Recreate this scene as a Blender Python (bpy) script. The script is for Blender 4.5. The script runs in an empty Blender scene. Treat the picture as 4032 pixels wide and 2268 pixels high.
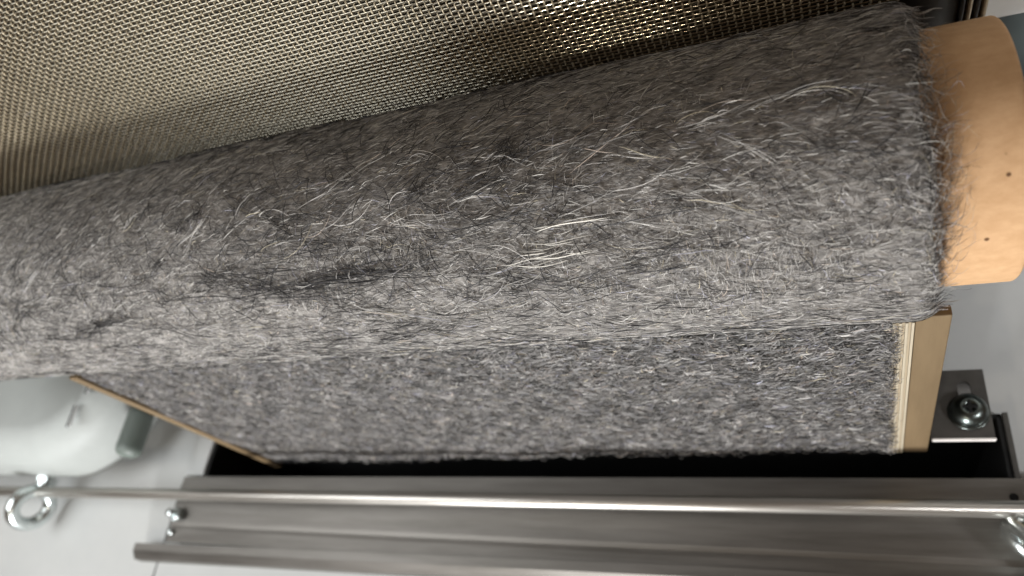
import bpy, bmesh, math, random
import numpy as np
from mathutils import Vector, Matrix
rng = np.random.default_rng(7); random.seed(7)
S = bpy.context.scene
COL = S.collection
PI = math.pi

# ------------------------------------------------------------------ camera, world, lamps
cam_d = bpy.data.cameras.new('camera'); cam = bpy.data.objects.new('camera', cam_d); COL.objects.link(cam)
cam_d.sensor_width = 36.0; cam_d.lens = 26.0
cam_d.clip_start = 0.01; cam_d.clip_end = 50
R = Matrix(((0.91356, -0.09104, -0.39638), (0.11334, -0.87902, 0.46311), (-0.39059, -0.46801, -0.79272)))
m = Matrix((( R[0][0], -R[0][1], -R[0][2]), (R[1][0], -R[1][1], -R[1][2]), (R[2][0], -R[2][1], -R[2][2])))
cam.matrix_world = m.to_4x4()
cam_d.dof.use_dof = True; cam_d.dof.focus_distance = 0.455; cam_d.dof.aperture_fstop = 4.8
S.camera = cam

w = bpy.data.worlds.new('World'); S.world = w; w.use_nodes = True
bg = w.node_tree.nodes['Background']; bg.inputs[0].default_value = (1.0, 0.68, 0.45, 1); bg.inputs[1].default_value = 0.115

def lamp(name, loc, target, sx, sy, power, col):
    d = bpy.data.lights.new(name, 'AREA'); d.shape = 'RECTANGLE'; d.size = sx; d.size_y = sy
    d.energy = power; d.color = col
    o = bpy.data.objects.new(name, d); COL.objects.link(o); o.location = loc
    o.rotation_euler = (Vector(target) - Vector(loc)).to_track_quat('-Z', 'Y').to_euler()
    return o
lamp('room_lamp', (-0.50, -1.5, -0.62), (-0.3, .3, -.4), 0.16, 0.40, 61, (.975, .985, 1.0))
lamp('spot_lamp', (-.50, -1.25, .42), (-.15, .37, -.3), 0.09, 0.09, 3.8, (1.0, .87, .70))
lamp('left_lamp', (-1.25, -0.15, 0.42), (-0.98, .2, -.7), 1.0, 0.8, 4.8, (.95, .98, 1.0)).data.spread = math.radians(88)
lamp('right_fill', (.90, -0.30, .20), (.29, .45, -.77), 0.20, 0.20, 0.85, (.97, .98, 1.0)).data.spread = math.radians(42)  # added unseen fill that brightens the right side of the tabletop

S.view_settings.view_transform = 'Standard'; S.view_settings.look = 'None'
S.view_settings.exposure = 0; S.view_settings.gamma = 1

# ------------------------------------------------------------------ materials
def mat(name, col, rough=.6, metal=0., spec=.5):
    M = bpy.data.materials.new(name); M.use_nodes = True
    b = M.node_tree.nodes['Principled BSDF']
    b.inputs['Base Color'].default_value = (*col, 1); b.inputs['Roughness'].default_value = rough
    b.inputs['Metallic'].default_value = metal; b.inputs['Specular IOR Level'].default_value = spec
    return M, M.node_tree, b
def noisy(M, nt, b, c1, c2, scale, stretch=(1, 1, 1), detail=6, bump=0., lo=.35, hi=.65, rrange=None, dist=.001):
    N, L = nt.nodes, nt.links
    tc = N.new('ShaderNodeTexCoord'); mp = N.new('ShaderNodeMapping'); mp.inputs['Scale'].default_value = stretch
    nz = N.new('ShaderNodeTexNoise'); nz.inputs['Scale'].default_value = scale; nz.inputs['Detail'].default_value = detail
    nz.inputs['Roughness'].default_value = .65
    cr = N.new('ShaderNodeValToRGB'); cr.color_ramp.elements[0].position = lo; cr.color_ramp.elements[1].position = hi
    cr.color_ramp.elements[0].color = (*c1, 1); cr.color_ramp.elements[1].color = (*c2, 1)
    L.new(tc.outputs['Object'], mp.inputs[0]); L.new(mp.outputs[0], nz.inputs[0]); L.new(nz.outputs[0], cr.inputs[0])
    L.new(cr.outputs[0], b.inputs['Base Color'])
    if bump:
        bp = N.new('ShaderNodeBump'); bp.inputs['Strength'].default_value = bump; bp.inputs['Distance'].default_value = dist
        L.new(nz.outputs[0], bp.inputs['Height']); L.new(bp.outputs[0], b.inputs['Normal'])
    if rrange:
        mr = N.new('ShaderNodeMapRange'); mr.inputs[3].default_value = rrange[0]; mr.inputs[4].default_value = rrange[1]
        L.new(nz.outputs[0], mr.inputs[0]); L.new(mr.outputs[0], b.inputs['Roughness'])
    return M
def simple(name, c1, c2, scale, rough=.6, metal=0., stretch=(1, 1, 1), **k):
    return noisy(*mat(name, c1, rough, metal), c1, c2, scale, stretch, **k)

M_web = simple('grey_fibre_web', (.12, .113, .105), (.35, .33, .305), 330, .95, stretch=(.35, 1, 1), bump=.9, dist=.002, lo=.34, hi=.66)
M_felt = simple('grey_felt', (.07, .068, .066), (.16, .155, .146), 150, .95, stretch=(.5, 1, .9), bump=.9, dist=.003, lo=.36, hi=.64)
M_steel = simple('brushed_steel', (.150, .141, .128), (.225, .213, .196), 60, .4, 1., stretch=(.08, 1, 1), rrange=(.42, .58), detail=8)
M_rod = simple('polished_steel_rod', (.46, .435, .40), (.54, .515, .475), 90, .3, 1., stretch=(.1, 1, 1), rrange=(.34, .46))
M_zinc = simple('zinc_plated_steel', (.55, .60, .60), (.75, .80, .79), 120, .25, 1., rrange=(.15, .35))
M_darkzinc = simple('dark_screw_steel', (.09, .105, .10), (.16, .18, .17), 150, .3, 1.)
M_wire = simple('bronze_wire', (.46, .39, .27), (.62, .54, .40), 300, .45, .6, rrange=(.38, .52))
M_weft = simple('flat_bronze_wire', (.42, .385, .30), (.54, .50, .41), 300, .14, 1., rrange=(.11, .18))
M_core = simple('dark_drum_core', (.030, .027, .022), (.05, .045, .036), 80, .5, .3)
M_dark = simple('dark_rubber', (.012, .012, .011), (.022, .022, .02), 90, .7)
M_black = simple('black_lining', (.004, .004, .004), (.008, .008, .008), 60, .9)
M_white = simple('white_powder_coat', (.51, .52, .51), (.57, .575, .56), 6, .42, bump=.05)
M_panel = simple('off_white_paint', (.62, .62, .60), (.70, .70, .68), 9, .5, bump=.05)
M_house = simple('pale_grey_housing', (.30, .315, .30), (.345, .36, .345), 8, .6, bump=.05)
M_shadow = simple('shadow_green_grey', (.10, .12, .105), (.13, .15, .135), 12, .5)  # shadow tone of the strip beside the housing, put into the colour
M_deep = simple('deep_green_grey_paint', (.028, .036, .035), (.04, .05, .048), 12, .6)
M_bracket = simple('dark_grey_bracket', (.065, .061, .056), (.09, .085, .078), 60, .45, .4)
M_edge = simple('bright_steel', (.80, .76, .72), (.88, .84, .80), 80, .35, .3)
M_ply_a = simple('pale_ply', (.35, .30, .215), (.42, .365, .27), 40, .7, stretch=(1, 1, .1))
M_ply_b = simple('tan_ply', (.27, .215, .14), (.34, .28, .19), 40, .7, stretch=(1, 1, .1))
M_batten = simple('brown_wood', (.115, .075, .033), (.155, .104, .050), 26, .65, stretch=(3, 3, .25))
# cardboard: warm base, tiny dark and pale flecks
M_card, nt, b = mat('cardboard', (.55, .37, .20), .9, 0, .15)
noisy(M_card, nt, b, (.48, .295, .155), (.55, .35, .195), 190, (.6, 1, 1), detail=8, bump=.25, dist=.0006)
N, L = nt.nodes, nt.links
base = b.inputs['Base Color'].links[0].from_socket
vo = N.new('ShaderNodeTexVoronoi'); vo.inputs['Scale'].default_value = 80
tc = N.new('ShaderNodeTexCoord'); L.new(tc.outputs['Object'], vo.inputs[0])
cr = N.new('ShaderNodeValToRGB'); cr.color_ramp.elements[0].position = .07; cr.color_ramp.elements[1].position = .12
cr.color_ramp.elements[0].color = (1, 1, 1, 1); cr.color_ramp.elements[1].color = (0, 0, 0, 1)
L.new(vo.outputs['Distance'], cr.inputs[0])
sp = N.new('ShaderNodeSeparateColor'); L.new(vo.outputs['Color'], sp.inputs[0])
gt = N.new('ShaderNodeMath'); gt.operation = 'GREATER_THAN'; gt.inputs[1].default_value = .55; L.new(sp.outputs[0], gt.inputs[0])
mu = N.new('ShaderNodeMath'); mu.operation = 'MULTIPLY'; L.new(gt.outputs[0], mu.inputs[0]); L.new(cr.outputs[0], mu.inputs[1])
mx = N.new('ShaderNodeMix'); mx.data_type = 'RGBA'; L.new(mu.outputs[0], mx.inputs[0]); L.new(base, mx.inputs[6]); mx.inputs[7].default_value = (.12, .06, .03, 1)
L.new(mx.outputs[2], b.inputs['Base Color'])
# fibres take each strand's own colour
M_fib, nt, b = mat('animal_and_plant_fibre', (.3, .3, .3), .5, 0, .45)
at = nt.nodes.new('ShaderNodeAttribute'); at.attribute_name = 'strand'
nt.links.new(at.outputs['Color'], b.inputs['Base Color'])

# ------------------------------------------------------------------ helpers
def tag(o, label=None, cat=None, group=None, kind=None):
    if label: o['label'] = label
    if cat: o['category'] = cat
    if group: o['group'] = group
    if kind: o['kind'] = kind
    return o
def empty(name, loc, label, cat, group=None):
    o = bpy.data.objects.new(name, None); o.empty_display_size = .02; o.location = loc; COL.objects.link(o)
    return tag(o, label, cat, group)
def link(name, me, material, parent=None, smooth=False):
    o = bpy.data.objects.new(name, me); COL.objects.link(o)
    if material: me.materials.append(material)
    if parent:
        o.parent = parent; o.matrix_parent_inverse = Matrix.Translation(-parent.location)
    if smooth:
        for p in me.polygons: p.use_smooth = True
    return o
def from_bm(name, bm, material, parent=None, smooth=False, bevel=0., seg=2):
    bmesh.ops.recalc_face_normals(bm, faces=bm.faces)
    if bevel:
        bmesh.ops.bevel(bm, geom=[e for e in bm.edges if len(e.link_faces) == 2 and e.calc_face_angle(0) > .5], offset=bevel, segments=seg, affect='EDGES', profile=.5)
    me = bpy.data.meshes.new(name); bm.to_mesh(me); bm.free()
    return link(name, me, material, parent, smooth)
def box_bm(x0, x1, y0, y1, z0, z1, bm=None):
    bm = bm or bmesh.new()
    v = [bm.verts.new(p) for p in ((x0,y0,z0),(x1,y0,z0),(x1,y1,z0),(x0,y1,z0),(x0,y0,z1),(x1,y0,z1),(x1,y1,z1),(x0,y1,z1))]
    for f in ((0,3,2,1),(4,5,6,7),(0,1,5,4),(1,2,6,5),(2,3,7,6),(3,0,4,7)): bm.faces.new([v[i] for i in f])
    return bm
def box(name, x0, x1, y0, y1, z0, z1, material, parent=None, bevel=.0, seg=2):
    return from_bm(name, box_bm(x0, x1, y0, y1, z0, z1), material, parent, bevel=bevel, seg=seg)
def lathe_x(name, prof, cy, cz, material, parent=None, n=160, closed=False, smooth=True):
    """profile of (x, r) turned about an axis parallel to X"""
    a = np.linspace(0, 2*PI, n, endpoint=False); vs = []; fs = []
    for x, r in prof:
        for t in a: vs.append((x, cy + r*math.cos(t), cz + r*math.sin(t)))
    k = len(prof)
    for i in range(k if closed else k-1):
        j = (i+1) % k
        for q in range(n): fs.append((i*n+q, i*n+(q+1) % n, j*n+(q+1) % n, j*n+q))
    me = bpy.data.meshes.new(name); me.from_pydata(vs, [], fs); me.update()
    return link(name, me, material, parent, smooth)
def sweep(path, r, sides=8, closed=False):
    """tube along a list of points -> verts, faces"""
    P = np.array(path, float); n = len(P)
    T = np.gradient(P, axis=0)
    if closed: T = np.roll(P, -1, 0) - np.roll(P, 1, 0)
    T /= np.linalg.norm(T, axis=1)[:, None]
    up = np.array([0.3, .2, .93]); A = np.cross(T, up); A /= np.linalg.norm(A, axis=1)[:, None]; B = np.cross(T, A)
    a = np.arange(sides)*2*PI/sides
    V = (P[:, None, :] + r*(np.cos(a)[None, :, None]*A[:, None, :] + np.sin(a)[None, :, None]*B[:, None, :])).reshape(-1, 3)
    F = []
    for i in range(n if closed else n-1):
        j = (i+1) % n
        for q in range(sides): F.append((i*sides+q, i*sides+(q+1) % sides, j*sides+(q+1) % sides, j*sides+q))
    if not closed: F += [tuple(range(sides))[::-1], tuple((n-1)*sides+q for q in range(sides))]
    return V, F
def np_mesh(name, V, F, loops):
    """fast mesh: V (n,3), F (m,loops)"""
    me = bpy.data.meshes.new(name); V = np.ascontiguousarray(V, np.float32).reshape(-1, 3); F = np.ascontiguousarray(F, np.int32).reshape(-1, loops)
    me.vertices.add(len(V)); me.vertices.foreach_set('co', V.ravel())
    me.loops.add(F.size); me.loops.foreach_set('vertex_index', F.ravel())
    me.polygons.add(len(F)); me.polygons.foreach_set('loop_start', np.arange(0, F.size, loops, dtype=np.int32))
    me.polygons.foreach_set('loop_total', np.full(len(F), loops, np.int32))
    me.update(calc_edges=True)
    return me
def tubes_mesh(name, C, A, B, ra, rb, sides, colour=None):
    """C (N,K,3) centre lines, A/B (N,K,3) cross axes, ra/rb (N,K) half widths; sides==2 gives a ribbon"""
    Nn, K, _ = C.shape
    if sides == 2:
        V = np.stack([C - A*ra[..., None], C + A*ra[..., None]], 2)
        idx = np.arange(Nn*K*2).reshape(Nn, K, 2)
        F = np.stack([idx[:, :-1, 0], idx[:, :-1, 1], idx[:, 1:, 1], idx[:, 1:, 0]], -1)
    else:
        a = np.arange(sides)*2*PI/sides
        V = C[:, :, None, :] + np.cos(a)[None, None, :, None]*(A*ra[..., None])[:, :, None, :] + np.sin(a)[None, None, :, None]*(B*rb[..., None])[:, :, None, :]
        idx = np.arange(Nn*K*sides).reshape(Nn, K, sides); nx = np.roll(idx, -1, 2)
        F = np.stack([idx[:, :-1], nx[:, :-1], nx[:, 1:], idx[:, 1:]], -1)
    me = np_mesh(name, V, F, 4)
    if colour is not None:
        c = np.ones((Nn, K*max(sides, 2), 4), np.float32); c[..., :3] = colour[:, None, :]
        at = me.attributes.new('strand', 'FLOAT_COLOR', 'POINT'); at.data.foreach_set('color', c.ravel())
    return me
def vnoise(x, y, seed, octaves=3):
    """cheap smooth noise as a sum of rotated sines, about -1..1"""
    r = np.random.default_rng(seed); out = np.zeros_like(x, dtype=float); amp = 1; tot = 0; f = 1.
    for o in range(octaves):
        for k in range(4):
            a = r.uniform(0, PI); ph = r.uniform(0, 6.28); g = f*r.uniform(.7, 1.4)
            out += amp*np.sin((x*math.cos(a) + y*math.sin(a))*g + ph); tot += amp*.6
        amp *= .55; f *= 2.1
    return out/tot

# ------------------------------------------------------------------ setting: machine table (white sheet with the slot cut out)
TZ = -0.770
def table():
    bm = bmesh.new()
    for a in ((-2.6, -.806, -1.6, 1.1), (.131, 1.2, -1.6, 1.1), (-.806, .131, -1.6, .190), (-.806, .131, .262, 1.1)):
        box_bm(a[0], a[1], a[2], a[3], TZ-.03, TZ, bm)
    bmesh.ops.remove_doubles(bm, verts=bm.verts, dist=1e-5)
    return tag(from_bm('tabletop', bm, M_white), kind='structure')
tb = table()
box('panel_seam', -.8585, -.8565, -1.59, .185, TZ-.002, TZ+.0005, M_dark, tb)

# ------------------------------------------------------------------ wire mesh drum
DY, DZ, DR = .725, -.320, .350
drum = empty('mesh_drum', (-.4, DY, DZ), 'large drum covered in woven bronze wire mesh above the fibre roll', 'drum')
lathe_x('drum_core', [(-1.15, .10), (-1.15, DR-.0045), (.052, DR-.0045), (.0521, DR-.0015), (.0835, DR-.0015), (.0836, .10)], DY, DZ, M_core, drum, n=240)
XW, ZW = .00475, .0031                       # warp spacing, weft spacing
A0, A1 = math.radians(-34), math.radians(42)  # arc that is woven finely: 0 = facing -Y, + is up
nx = int((.052+.86)/XW); ns = int((A1-A0)*DR/ZW)
def drum_pt(x, s, h):
    a = s/DR; r = DR + h
    return np.stack([x + 0*s, DY - r*np.cos(a), DZ + r*np.sin(a)], -1)
amp = .00085
# warps
k = 4
s = (A0*DR + np.arange(ns*k+1)*ZW/k)[None, :] + np.zeros((nx, 1))
i = np.arange(nx)[:, None]; ph = PI*(s - A0*DR)/ZW + PI*i
x = .050 - i*XW + .00045*np.sin(ph + 1.2) + .0002*vnoise(i*.3 + 0*s, s*40, 3) + .00012*rng.normal(size=(nx, 1))
h = amp*np.cos(ph)
C = drum_pt(x, s, h); T = np.gradient(C, axis=1); T /= np.linalg.norm(T, axis=2)[..., None]
Nr = drum_pt(x, s, h+1) - C; A = np.cross(T, Nr); A /= np.linalg.norm(A, axis=2)[..., None]; B = np.cross(A, T)
r = np.full(s.shape, .00062)*(1 + .08*rng.normal(size=(nx, 1)))
o = link('warp_wires', tubes_mesh('warp_wires', C, A, B, r, r, 5), M_wire, drum, True); tag(o, kind='stuff')
# wefts
k = 4
xx = np.linspace(.051, .051 - nx*XW, nx*k+1)[None, :] + np.zeros((ns, 1)); j = np.arange(ns)[:, None]
ph = PI*(.050 - xx)/XW + PI*j
s = A0*DR + j*ZW + .00015*vnoise(xx*60, j*.4 + 0*xx, 5) + .0001*rng.normal(size=(ns, 1))
h = -amp*.10*np.cos(ph)
C = drum_pt(xx, s, h); T = np.gradient(C, axis=1); T /= np.linalg.norm(T, axis=2)[..., None]
Nr = drum_pt(xx, s, h+1) - C; A = np.cross(T, Nr); A /= np.linalg.norm(A, axis=2)[..., None]; B = np.cross(A, T)
r = np.full(s.shape, 1.)
o = link('weft_wires', tubes_mesh('weft_wires', C, A, B, r*.00105, r*.00070, 10), M_weft, drum, True); tag(o, kind='stuff')
for q in range(4):
    xr = .0840 + q*.0040
    lathe_x('end_ring', [(xr, .30), (xr, DR-.0012), (xr+.0006, DR+.0006), (xr+.0022, DR+.0006), (xr+.0028, DR-.0012), (xr+.0028, .30)], DY, DZ, M_wire if q % 2 else M_core, drum, n=200)

# ------------------------------------------------------------------ fibre helpers
CY, CZ, CR = .294, -.404, .0925             # roll axis and radius
EC = np.array([0, -.588, .809]); EU = np.array([0, .809, .588])
def roll_map(x, s, h):
    th = s/CR; n = np.cos(th)[..., None]*EC + np.sin(th)[..., None]*EU
    lump = .0010*vnoise(x*22, s*22, 11)
    h = h*(1 - .75*np.clip((np.abs(th) - .85)/.35, 0, 1))
    edge = np.clip((x - .042)/.012, 0, 1)**2*.005
    rr = CR + lump + h - edge
    P = rr[..., None]*n; P[..., 0] = x; P[..., 1] += CY; P[..., 2] += CZ
    return P, n
FY = .2150
def felt_map(x, s, h):
    P = np.stack([x + 0*s, FY - h - .0022*vnoise(x*30, s*30, 23) + 0*s, s + 0*x], -1)
    n = np.zeros_like(P); n[..., 1] = -1
    return P, n
def colours(n, dark, light, tint=.05):
    u = rng.random(n); c = np.zeros((n, 3))
    mid = np.array([.212, .199, .189]); dk = np.array([.020, .018, .018]); lt = np.array([.50, .482, .452])
    v = rng.normal(1, .22, n).clip(.5, 1.6)[:, None]
    c[:] = mid*v
    c[u < dark] = (dk*v)[u < dark]; c[u > 1-light] = (lt*v)[u > 1-light]
    q = rng.random(n)
    c[q < tint] *= np.array([1.1, 1.02, .80]); c[(q > tint) & (q < 1.8*tint)] *= np.array([.92, .95, 1.2])
    c[(q > .95)] *= np.array([1.08, .94, .84])
    return c.clip(.01, .85)
def strands(name, mapper, x0, s0, ang, length, width, K, lift, curl, col, sides, parent, h0=0., arch=None, wob=.12):
    """curved strands laid on a surface: x0,s0 starts (centres), ang direction, curl = turning over length"""
    Nn = len(x0); t = np.linspace(-.5, .5, K)[None, :]
    wig = curl[:, None]*t + (wob*rng.normal(size=(Nn, 1)))*np.sin(2*PI*(t*rng.uniform(.6, 1.6, (Nn, 1)) + rng.random((Nn, 1))))
    a = ang[:, None] + wig; st = length[:, None]/(K-1)
    cx = np.cumsum(np.cos(a)*st, 1); cs = np.cumsum(np.sin(a)*st, 1)
    x = x0[:, None] + cx - cx[:, K//2:K//2+1]; s = s0[:, None] + cs - cs[:, K//2:K//2+1]
    ar = lift[:, None]*np.sin(PI*(t+.5))
    if arch is not None: ar = ar + arch[:, None]*(t+.5)**2
    h = h0 + ar
    C, n = mapper(x, s, h)
    T = np.gradient(C, axis=1); T /= np.linalg.norm(T, axis=2)[..., None] + 1e-9
    A = np.cross(T, n); A /= np.linalg.norm(A, axis=2)[..., None] + 1e-9
    B = np.cross(A, T); tl = rng.normal(0, .5, (Nn, 1, 1))
    A2 = A*np.cos(tl) + B*np.sin(tl); B2 = B*np.cos(tl) - A*np.sin(tl)
    prof = (1 - .75*np.abs(2*t)**3); rr = width[:, None]*.5*prof
    me = tubes_mesh(name, C, A2, B2, rr, rr, sides, col)
    return tag(link(name, me, M_fib, parent, sides > 2), kind='stuff')

# ------------------------------------------------------------------ cardboard tube
tube = empty('cardboard_tube', (.09, CY, CZ), 'thick brown cardboard core tube sticking out of the right end of the fibre roll', 'tube')
TR = .0743; tx = .0935
prof = [(-1.02, TR), (tx-.004, TR)] + [(tx-.0025+.0025*math.sin(a), TR-.0025+.0025*math.cos(a)) for a in np.linspace(.2, PI/2, 5)] + [(tx, TR-.007), (tx-.002, TR-.009), (-1.02, TR-.009)]
lathe_x('tube_wall', prof, CY, CZ, M_card, tube, n=256, closed=True)

# ------------------------------------------------------------------ the fibre roll
roll = empty('fibre_roll', (-.4, CY, CZ), 'fluffy grey fibre web wound thickly around the cardboard tube', 'fibre roll')
gx = np.linspace(-1.0, .050, 520); gs = np.linspace(-PI*CR, PI*CR, 300)
X, Sg = np.meshgrid(gx, gs, indexing='ij')
X2 = X + np.where(X > .03, 1, 0)*.004*vnoise(Sg*60, X*3, 31)*np.clip((X-.03)/.02, 0, 1)
P, n = roll_map(X2, Sg, -.0012 + .0011*vnoise(X*160, Sg*210, 13, 2))
P[:, -1] = P[:, 0]
idx = np.arange(520*300).reshape(520, 300)
F = np.stack([idx[:-1, :-1], idx[1:, :-1], idx[1:, 1:], idx[:-1, 1:]], -1)
o = link('web_surface', np_mesh('web_surface', P, F, 4), M_web, roll, True)
# closing ring at the right end
eV = np.concatenate([P[-1], np.stack([np.full(300, .049), CY + (P[-1, :, 1]-CY)*.80, CZ + (P[-1, :, 2]-CZ)*.80], -1)])
eF = [(q, (q+1), 300+q+1, 300+q) for q in range(299)]
link('web_end', np_mesh('web_end', eV, np.array(eF), 4), M_web, roll, True)

def place(n, xa=-.98, xb=.052, smax=1.75):
    # denser to the right, where the roll is nearer the viewer
    u = rng.random(n)**.82
    return xa + (xb-xa)*u, rng.uniform(-smax, smax, n)*CR
def field(x, s):
    """mean fibre direction on the web"""
    return .04 + .30*vnoise(x*9, s*12, 41) + .30*np.clip(s/CR, 0, 1.3) + .5*np.clip(-(x+.35)/.4, 0, 1)*np.clip(s/CR+.4, 0, 1)
# fine background fuzz
n = 120000; x0, s0 = place(n)
dk = vnoise(x0*14, s0*20, 51) + .9*np.clip(-(x0+.45)/.4, -.3, .5)*vnoise(x0*30, s0*38, 52)
jit = .22 + .5*np.exp(-((s0/CR + .35)/.5)**2) + .25*(x0 < -.3); ang = field(x0, s0) + rng.normal(0, 1, n)*jit; flip = rng.random(n) < np.where((s0 < 0) & (s0 > -.9*CR), .28, .08); ang[flip] = PI/2 + rng.normal(0, .5, flip.sum())
col = colours(n, .30, .30); dm = (rng.random(n) < np.clip(dk*.25 - .08, 0, .2)); col[dm] *= .45
strands('fine_fibres', roll_map, x0, s0, ang, rng.uniform(.002, .0065, n), rng.uniform(.00014, .00036, n), 4, rng.exponential(.0003, n).clip(0, .001), rng.normal(0, .5, n), col, 2, roll, h0=-.0004)
# longer separate strands
n = 8000; x0, s0 = place(n)
ang = field(x0, s0) + rng.normal(0, .26, n)
col = colours(n, .50, .26)
strands('long_fibres', roll_map, x0, s0, ang, rng.uniform(.005, .020, n), rng.uniform(.00015, .00030, n), 9, rng.exponential(.0005, n).clip(0, .0018), rng.normal(0, .45, n), col, 3, roll, h0=.0002)
# short straight pale strands, their glint put into the colour
n = 1900; x0, s0 = place(n)
ang = field(x0, s0) + .08 + rng.normal(0, .22, n)
strands('glint_fibres', roll_map, x0, s0, ang, rng.uniform(.003, .014, n), rng.uniform(.00024, .00046, n), 6, rng.exponential(.0006, n).clip(0, .002), rng.normal(0, .3, n), np.array([.66, .64, .59])*rng.uniform(.6, 1.15, (n, 1)), 3, roll, h0=.0014, wob=.05)
# short light hairs standing across the web on the lower half
n = 9000; x0, s0 = place(n); s0 = rng.normal(-.35, .45, n)*CR
gate = vnoise(x0*26, s0*40, 61) > .35; x0, s0 = x0[gate], s0[gate]; n = len(x0)
ang = PI/2 + .25*vnoise(x0*20, s0*20, 62) + rng.normal(0, .35, n)
strands('cross_fibres', roll_map, x0, s0, ang, rng.uniform(.005, .013, n), rng.uniform(.0002, .00034, n), 5, rng.exponential(.0012, n).clip(0, .004), rng.normal(0, .6, n), colours(n, .05, .75), 3, roll, h0=.0004)
# tufts: parallel strands, dark or pale, following each other
def tufts(nt, per, dark, seed, lmin, lmax, name, sr=None, xr=None):
    cx, cs = place(nt)
    if sr: cs = rng.uniform(sr[0], sr[1], nt)*CR
    if xr: cx = rng.uniform(xr[0], xr[1], nt)
    X0, S0, AN, LE, CU = [], [], [], [], []
    for q in range(nt):
        m_ = rng.integers(per//2, per); a = field(cx[q:q+1], cs[q:q+1])[0] + rng.normal(0, .28); cu = rng.normal(0, .7); le = rng.uniform(lmin, lmax)
        along = rng.normal(0, le*.45, m_); off = rng.normal(0, .0028 if dark else .0010, m_)
        X0.append(cx[q] + along*math.cos(a) - off*math.sin(a)); S0.append(cs[q] + along*math.sin(a) + off*math.cos(a))
        AN.append(a + rng.normal(0, .13, m_)); LE.append(le*rng.uniform(.5, 1.1, m_)); CU.append(cu + rng.normal(0, .3, m_))
    X0, S0, AN, LE, CU = map(np.concatenate, (X0, S0, AN, LE, CU)); n = len(X0)
    col = colours(n, .9 if dark else .03, .03 if dark else .85)
    strands(name, roll_map, X0, S0, AN, LE, rng.uniform(.00025, .0005, n), 9, rng.exponential(.001, n).clip(0, .004), CU, col, 3, roll, h0=.0006)
n = 4600; x0, s0 = place(n); sel = rng.random(n) < np.where(x0 < -.15, 1, .35); x0, s0 = x0[sel], s0[sel]; n = len(x0)
ang = .08 + rng.normal(0, 1, n)*(.22 + .45*(s0 > -.5*CR)) - .6*(rng.random(n) < .2)
strands('dark_strands', roll_map, x0, s0, ang, rng.uniform(.005, .024, n), rng.uniform(.00030, .00065, n), 10, rng.exponential(.0007, n).clip(0, .002), rng.normal(0, .45, n), np.array([.012, .011, .012])*rng.uniform(.5, 1.8, (n, 1)), 3, roll, h0=.0016)
tufts(260, 7, True, 1, .010, .026, 'dark_tufts')
tufts(48, 14, True, 2, .03, .07, 'dark_streaks', sr=(-.75, .35), xr=(-.9, -.12))
tufts(220, 9, False, 3, .012, .03, 'pale_tufts')
tufts(26, 8, False, 4, .03, .06, 'pale_streaks', sr=(-.7, .6), xr=(-.35, .0))
def streak(cx, cth, n, L, sx, sth, dark, seed, name, ang=0.):
    x0 = cx + rng.normal(0, sx, n); s0 = (cth + rng.normal(0, sth, n))*CR + math.tan(ang)*(x0-cx)
    c = np.array([.014, .012, .013]) if dark else np.array([.68, .65, .58])
    return x0, s0, np.full(n, ang) + rng.normal(0, .10, n), rng.uniform(L*.3, L, n), c*rng.uniform(.6, 1.3, (n, 1))
X_ = [streak(-.31, -.06, 16, .11, .10, .06, True, 1, ''), streak(-.30, -.28, 30, .12, .05, .06, True, 2, ''), streak(-.50, -.12, 16, .10, .09, .06, True, 4, '', -.05),
      streak(-.15, -.25, 12, .05, .014, .085, False, 3, '', .03), streak(-.62, -.45, 24, .08, .08, .07, True, 5, ''), streak(-.28, -.78, 34, .035, .09, .05, True, 6, '', .1), streak(-.10, -.40, 22, .035, .04, .06, True, 7, '', .12)]
x0, s0, an, le, cc = [np.concatenate([q[i] for q in X_]) for i in range(5)]; n = len(x0)
strands('lengthwise_streaks', roll_map, x0, s0, an, le, rng.uniform(.0004, .0008, n), 10, rng.exponential(.0006, n).clip(0, .002), rng.normal(0, .35, n), cc, 3, roll, h0=.0018, wob=.1)
# ragged fringe over the end of the roll, lying on and off the tube
n = 1500; s0 = rng.uniform(-1.75, 1.75, n)*CR; x0 = .0485 + rng.normal(0, .003, n)
ang = rng.normal(PI/2, .75, n)
strands('end_fringe', roll_map, x0, s0, ang, rng.uniform(.006, .02, n), rng.uniform(.00016, .0003, n), 7, rng.normal(0, .0015, n).clip(-.002, .004), rng.normal(0, 1.4, n), colours(n, .33, .4), 3, roll, h0=-.001)
def wisp_map(x, s, h):
    th = s/CR; n = np.cos(th)[..., None]*EC + np.sin(th)[..., None]*EU
    P = (.0752 + h)[..., None]*n; P[..., 0] = x; P[..., 1] += CY; P[..., 2] += CZ
    return P, n
n = 190; s0 = (rng.normal(-.1, .42, n))*CR; x0 = .056 + np.abs(rng.normal(0, .0055, n))
strands('stray_wisps', wisp_map, x0, s0, rng.normal(.9, .5, n), rng.uniform(.006, .02, n), rng.uniform(.00010, .0002, n), 8, rng.exponential(.004, n).clip(.001, .012), rng.normal(0, 1.6, n), colours(n, .25, .4, .25), 3, roll, h0=.001)

def drum_map(x, s, h):
    C = drum_pt(x, s, h + .0016); n = drum_pt(x, s, h + 1.) - drum_pt(x, s, h)
    return C, n
n = 70; x0 = rng.uniform(-.70, .04, n); s0 = np.where(rng.random(n) < .6, rng.uniform(-.03, .02, n), rng.uniform(-.02, .13, n))
strands('caught_lint', drum_map, x0, s0, rng.normal(0, .8, n), rng.uniform(.004, .016, n), rng.uniform(.00015, .0003, n), 7, rng.exponential(.001, n), rng.normal(0, 1.5, n), colours(n, .3, .5), 3, drum)
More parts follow.
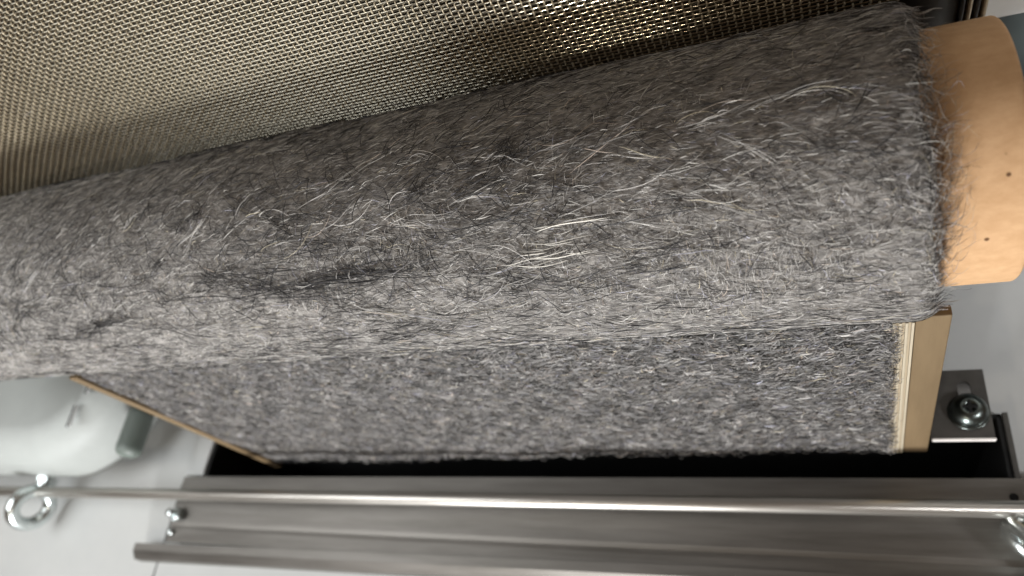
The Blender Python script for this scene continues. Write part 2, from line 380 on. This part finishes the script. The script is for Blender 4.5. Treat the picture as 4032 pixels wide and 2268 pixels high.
# ------------------------------------------------------------------ plywood board and felt sheet running down into the slot
board = empty('plywood_board', (-.32, .23, -.78), 'upright plywood board with layered pale edge behind the hanging felt', 'board')
box('panel', -.704, .030, .2205, .238, -.716, -.484, M_batten, board)
xs = .0312
for q in range(7):
    wq = .0017
    box('ply', xs, xs+wq-.0002, .2140 + (.0006 if q % 2 else 0), .2220, -.722, -.455, M_ply_b if q % 2 else M_ply_a, board); xs += wq
box('batten', .0436, .0625, .2150, .2220, -.722, -.450, M_batten, board, bevel=.0008)
box('batten', -.7060, -.6935, .2120, .219, -.775, -.455, M_batten, board, bevel=.0008)

felt = empty('felt_sheet', (-.33, FY, -.74), 'grey mottled felt sheet hanging down the plywood board into the black slot', 'felt')
gx = np.linspace(-.694, .032, 300); gz = np.linspace(-.745, -.450, 170)
X, Z = np.meshgrid(gx, gz, indexing='ij')
bot = -.7095 - .045*np.clip((.032-X)/.72, 0, 1) + .004*vnoise(X*40, 0*X, 71)     # ragged lower edge
Zb = bot + (Z+.745)/(.295)*(-.450-bot)
Xr = X + .003*vnoise(Zb*60, 0*X, 72)*((X > .02) | (X < -.68))
P, n = felt_map(Xr, Zb, -.0012 + .0006*vnoise(X*90, Z*110, 73, 2))
idx = np.arange(300*170).reshape(300, 170)
F = np.stack([idx[:-1, :-1], idx[1:, :-1], idx[1:, 1:], idx[:-1, 1:]], -1)
o = link('felt_body', np_mesh('felt_body', P, F, 4), M_felt, felt, True)
n = 60000; x0 = rng.uniform(-.69, .031, n); s0 = rng.uniform(-.745, -.452, n)
ok = s0 > (-.7095 - .045*np.clip((.032-x0)/.72, 0, 1)); x0, s0 = x0[ok], s0[ok]; n = len(x0)
dk = vnoise(x0*95 + 2*np.sin(s0*130), s0*95 + 2*np.sin(x0*110), 81, 3); ang = .3 + .6*vnoise(x0*40, s0*40, 82) + rng.normal(0, .8, n)
col = colours(n, .09, .08); col *= .60*(1 + .6*dk.clip(-.7, .9))[:, None]; col = col.clip(.015, .8)
strands('felt_fibres', felt_map, x0, s0, ang, rng.uniform(.004, .013, n), rng.uniform(.0004, .0011, n), 4, rng.exponential(.0003, n).clip(0, .001), rng.normal(0, .35, n), col, 2, felt, h0=.0004, wob=.05)

n = 700; x0 = rng.uniform(-.688, .031, n); s0 = -.7095 - .045*np.clip((.032-x0)/.72, 0, 1) + rng.normal(-.001, .0035, n)
strands('edge_wisps', felt_map, x0, s0, rng.normal(0, .9, n), rng.uniform(.004, .011, n), rng.uniform(.0002, .0005, n), 6, rng.exponential(.001, n).clip(0, .004), rng.normal(0, .4, n), colours(n, .3, .25), 3, felt, h0=.001)
n = 900; s0 = rng.uniform(-.705, -.452, n); x0 = .0305 + rng.normal(0, .0022, n)
strands('side_wisps', felt_map, x0, s0, rng.normal(0, 1.0, n), rng.uniform(.003, .010, n), rng.uniform(.0002, .0006, n), 5, rng.exponential(.001, n).clip(0, .004), rng.normal(0, 1.2, n), colours(n, .3, .2)*.8, 3, felt, h0=.0035)
# ------------------------------------------------------------------ black slot box under the felt
slot = empty('slot_box', (-.33, .225, -.9), 'black lined slot between the felt board and the steel cover', 'slot')
box('back_wall', -.8045, .1285, .2565, .2605, -1.0, TZ+.012, M_black, slot)
box('front_wall', -.8045, .1285, .1915, .1945, -1.0, TZ+.012, M_black, slot)
box('floor_panel', -.8045, .1285, .1947, .2563, -1.0, -.996, M_black, slot)
box('side_wall', .1245, .1285, .1947, .2563, -.995, -.7550, M_black, slot)
box('side_wall', -.8045, -.8005, .1947, .2563, -.995, -.7550, M_black, slot)
box('rim', .1287, .1330, .1960, .2600, TZ+.001, -.7520, M_bracket, slot, bevel=.0006)
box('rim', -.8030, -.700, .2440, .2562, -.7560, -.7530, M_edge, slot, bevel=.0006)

# ------------------------------------------------------------------ bracket with screw
br = empty('screw_bracket', (.092, .25, -.70), 'small dark grey bracket with a slotted hole beside the plywood board', 'bracket')
def plate_with_slot():
    bm = bmesh.new()
    outer = [(.0655, .2205), (.1120, .2205), (.1120, .2812), (.0655, .2812)]
    cx = .0957; inner = []
    for q in range(9): a = PI*q/8; inner.append((cx + .0050*math.cos(a), .2655 + .0050*math.sin(a)))
    for q in range(9): a = PI + PI*q/8; inner.append((cx + .0050*math.cos(a), .2400 + .0050*math.sin(a)))
    vs = []
    for z in (-.7000, -.7032):
        o_ = [bm.verts.new((x, y, z)) for x, y in outer]; i_ = [bm.verts.new((x, y, z)) for x, y in inner]
        eo = [bm.edges.new((o_[q], o_[(q+1) % 4])) for q in range(4)]; ei = [bm.edges.new((i_[q], i_[(q+1) % 18])) for q in range(18)]
        bmesh.ops.triangle_fill(bm, edges=eo+ei, use_beauty=True); vs.append((o_, i_))
    for q in range(4): bm.faces.new((vs[0][0][q], vs[0][0][(q+1) % 4], vs[1][0][(q+1) % 4], vs[1][0][q]))
    for q in range(18): bm.faces.new((vs[0][1][q], vs[0][1][(q+1) % 18], vs[1][1][(q+1) % 18], vs[1][1][q]))
    return from_bm('bracket_plate', bm, M_bracket, br)
plate_with_slot()
box('lit_edge', .0655, .1125, .2180, .2204, -.7045, -.6996, M_edge, br, bevel=.0010)  # lit front edge of the bracket, its brightness put into the pale colour
box('upright_flange', .0660, .1118, .2775, .2809, TZ+.001, -.7034, M_bracket, br)
def lathe_z(name, prof, cx, cy, material, parent, n=32, smooth=True):
    bm = bmesh.new(); rings = []
    for r, z in prof: rings.append([bm.verts.new((cx + r*math.cos(2*PI*q/n), cy + r*math.sin(2*PI*q/n), z)) for q in range(n)])
    for a, b2 in zip(rings, rings[1:]):
        for q in range(n): bm.faces.new((a[q], a[(q+1) % n], b2[(q+1) % n], b2[q]))
    bm.faces.new(rings[0]); bm.faces.new(rings[-1])
    return from_bm(name, bm, material, parent, smooth)
lathe_z('washer', [(.0158, -.6998), (.0158, -.6987), (.0152, -.6984), (.0030, -.6984)], .0957, .2425, M_darkzinc, br)
hd = lathe_z('screw_head', [(.0138, -.6980), (.0145, -.6960), (.0138, -.6925), (.0115, -.6890), (.0080, -.6868), (.0034, -.6861), (.0030, -.6880), (.0005, -.6882)], .0957, .2430, M_darkzinc, br)
box('cross_recess', .0900, .1014, .2418, .2442, -.6885, -.6857, M_black, hd)
box('cross_recess', .0945, .0969, .2373, .2487, -.6885, -.6855, M_black, hd)

# ------------------------------------------------------------------ steel cover plate
cov = empty('steel_cover', (-.35, .15, -.75), 'long brushed stainless steel cover sheet in front of the black slot', 'cover')
def extrude_x(name, prof, x0, x1, material, parent, nseg=1, skew=None, bevel=0):
    bm = bmesh.new(); rings = []
    for q in range(nseg+1):
        x = x0 + (x1-x0)*q/nseg
        rings.append([bm.verts.new((x, y + (skew(x) if skew else 0), z)) for y, z in prof])
    k = len(prof)
    for a, b2 in zip(rings, rings[1:]):
        for q in range(k): bm.faces.new((a[q], a[(q+1) % k], b2[(q+1) % k], b2[q]))
    bm.faces.new(rings[0]); bm.faces.new(rings[-1])
    return from_bm(name, bm, material, parent, bevel=bevel)
top = [(.1945, -.7500), (.1700, -.7500), (.1500, -.7506), (.1320, -.7512), (.1270, -.7528), (.1220, -.7522), (.1060, -.7520)]
prof = top + [(y, z-.0025) for y, z in top[::-1]]
cs_ = extrude_x('cover_sheet', prof, -.836, .60, M_steel, cov)
for v in cs_.data.vertices:
    if v.co.y > .165: v.co.y += -.003 + .0085*(v.co.x + .836)
fl = [(.1058, -.7490), (.0960, -.7492), (.0860, -.7560), (.0850, -.7690), (.0875, -.7690), (.0885, -.7570), (.0970, -.7518), (.1058, -.7516)]
extrude_x('front_flange', fl, -.886, .60, M_steel, cov, 12, skew=lambda x: -.004 + .010*np.clip((x+.886)/.66, 0, 1.2))
lathe_z('hole', [(.0035, -.7498), (.0033, -.7494), (.002, -.7497)], .1247, .1835, M_black, cov)
# supports of the cover
box('support_rail', -.830, .60, .112, .126, TZ+.001, -.7560, M_steel, cov)

# ------------------------------------------------------------------ rod through eye bolts
RY, RZ, RR = .1575, -.7150, .0070
rod = lathe_x('steel_rod', [(-1.45, .0002), (-1.45, RR-.0008), (-1.4492, RR), (.3992, RR), (.40, RR-.0008), (.40, .0002)], RY, RZ, M_rod, None, n=32)
rod.matrix_world = Matrix.Translation((-1.1, RY, 0)) @ Matrix.Rotation(math.radians(.36), 4, 'Z') @ Matrix.Translation((1.1, -RY, 0))
tag(rod, 'straight polished steel rod running the whole width above the steel cover', 'rod')
def eye_bolt(loc, rz, label, length):
    e = empty('eye_bolt', loc, label, 'eye bolt', 'eye bolts that carry the steel rod')
    Rm = Matrix.Rotation(rz, 4, 'Z')
    def put(V): return [tuple(Rm @ Vector(v) + Vector(loc)) for v in V]
    a = np.linspace(0, 2*PI, 40, endpoint=False)
    V, F = sweep([(0, .0240*math.cos(t), .0260*math.sin(t)) for t in a], .0094, 12, True)
    me = bpy.data.meshes.new('ring'); me.from_pydata(put(V), [], F); link('ring', me, M_zinc, e, True)
    V, F = sweep([(0, .029, 0), (0, .034, 0), (0, .029+length, 0)], .0068, 12)
    me = bpy.data.meshes.new('shank'); me.from_pydata(put(V), [], F); link('shank', me, M_zinc, e, True)
    V, F = sweep([(0, .032, 0), (0, .0325, 0), (0, .0365, 0), (0, .037, 0)], .0135, 20)
    me = bpy.data.meshes.new('collar'); me.from_pydata(put(V), [], F); link('collar', me, M_zinc, e)
    V, F = sweep([(0, .0375, 0), (0, .038, 0), (0, .0450, 0), (0, .0455, 0)], .0145, 6)
    me = bpy.data.meshes.new('nut'); me.from_pydata(put(V), [], F); link('nut', me, M_zinc, e)
    return e
eye_bolt((-1.083, .1370, -.7215), math.radians(-16), 'zinc plated eye bolt hanging at the left end of the rod beside the pale housing', .04)
eye_bolt((.1310, .1370, -.7300), math.radians(215), 'blurred eye bolt at the right end of the rod above the steel cover', .028)
# small stud with nut at the left end of the cover
st = empty('stud_with_nut', (-.826, .142, -.75), 'small shiny nut on a stud at the left end of the steel cover', 'nut')
bm = bmesh.new(); bmesh.ops.create_cone(bm, cap_ends=True, segments=6, radius1=.0095, radius2=.0095, depth=.009, matrix=Matrix.Translation((-.822, .1400, -.7440)))
from_bm('nut', bm, M_zinc, st, bevel=.0010)
lathe_z('stud', [(.0050, -.7394), (.0050, -.7300), (.0040, -.7285), (.001, -.7283)], -.822, .1400, M_zinc, st)
bm = bmesh.new(); bmesh.ops.create_uvsphere(bm, u_segments=12, v_segments=8, radius=.0042, matrix=Matrix.Translation((-.8285, .1185, -.7490)))
from_bm('rivet', bm, M_zinc, st, True)

# ------------------------------------------------------------------ pale housing on the left
hs = empty('motor_housing', (-1.1, .35, TZ), 'pale grey rounded housing with two short slits left of the plywood board', 'housing')
def rounded_housing():
    x1, y0, zt, rc, rf = -.876, .180, -.615, .125, .045
    prof = [(-.012, -.722), (-.003, -.719), (0.0, -.712), (0.0, zt-rf)] + [(-(rf - rf*math.cos(a)), zt-rf+rf*math.sin(a)) for a in np.linspace(.15, PI/2, 10)]
    def outline(off):
        pts = [(-1.8, y0-off)]; cx, cy = x1-rc, y0+rc
        r = rc + off
        pts += [(cx + r*math.sin(a), cy - r*math.cos(a)) for a in np.linspace(0, PI/2, 18)]
        pts += [(x1+off, .80), (-1.8, .80)]
        return pts
    bm = bmesh.new(); rings = []
    for off, z in prof: rings.append([bm.verts.new((x, y, z)) for x, y in outline(off)])
    k = len(rings[0])
    for a, b2 in zip(rings, rings[1:]):
        for q in range(k): bm.faces.new((a[q], a[(q+1) % k], b2[(q+1) % k], b2[q]))
    bm.faces.new(rings[-1]); bm.faces.new(rings[0])
    return from_bm('housing_shell', bm, M_house, hs, True)
rounded_housing()
for (xa, ya, yb) in ((-.918, .219, .248), (-.908, .265, .282)):
    box('slit', xa-.0022, xa+.0022, ya, yb, -.617, -.6145, M_dark, hs)
    box('slit_lip', xa+.0024, xa+.0048, ya, yb+.001, -.6165, -.6135, M_white, hs, bevel=.0004)
V, F = sweep([(-.858, .262, -.668), (-.858, .195, -.668)], .0165, 28)  # rounded piece added to stand for the dark shadow beside the housing
me = bpy.data.meshes.new('round_shade'); me.from_pydata([tuple(v) for v in V], [], F)
shade = link('round_shade', me, M_shadow, None, False); bv = shade.modifiers.new('round', 'BEVEL'); bv.width = .011; bv.segments = 5; bv.limit_method = 'ANGLE'; bv.angle_limit = math.radians(50)
tag(shade, 'dark green grey rounded piece in place of the shadow between the pale housing and the plywood board', 'shade')
# ------------------------------------------------------------------ white side block left of the slot
blk = box('side_block', -.840, -.8062, .1952, .330, TZ+.001, -.7520, M_white, None, bevel=.0015)
tag(blk, 'narrow white block edging the left end of the black slot', 'block')

# ------------------------------------------------------------------ machine frame behind the tube end
fr = box('machine_frame', .104, .60, .45, .50, -.462, .30, M_panel, None, bevel=.003)
tag(fr, 'off white machine frame seen above the cardboard tube end', 'frame')
pn = box('back_panel', .075, .90, .62, .64, TZ+.001, .30, M_deep, None, bevel=.002)
tag(pn, 'dark green grey machine panel behind the cardboard tube end', 'panel')
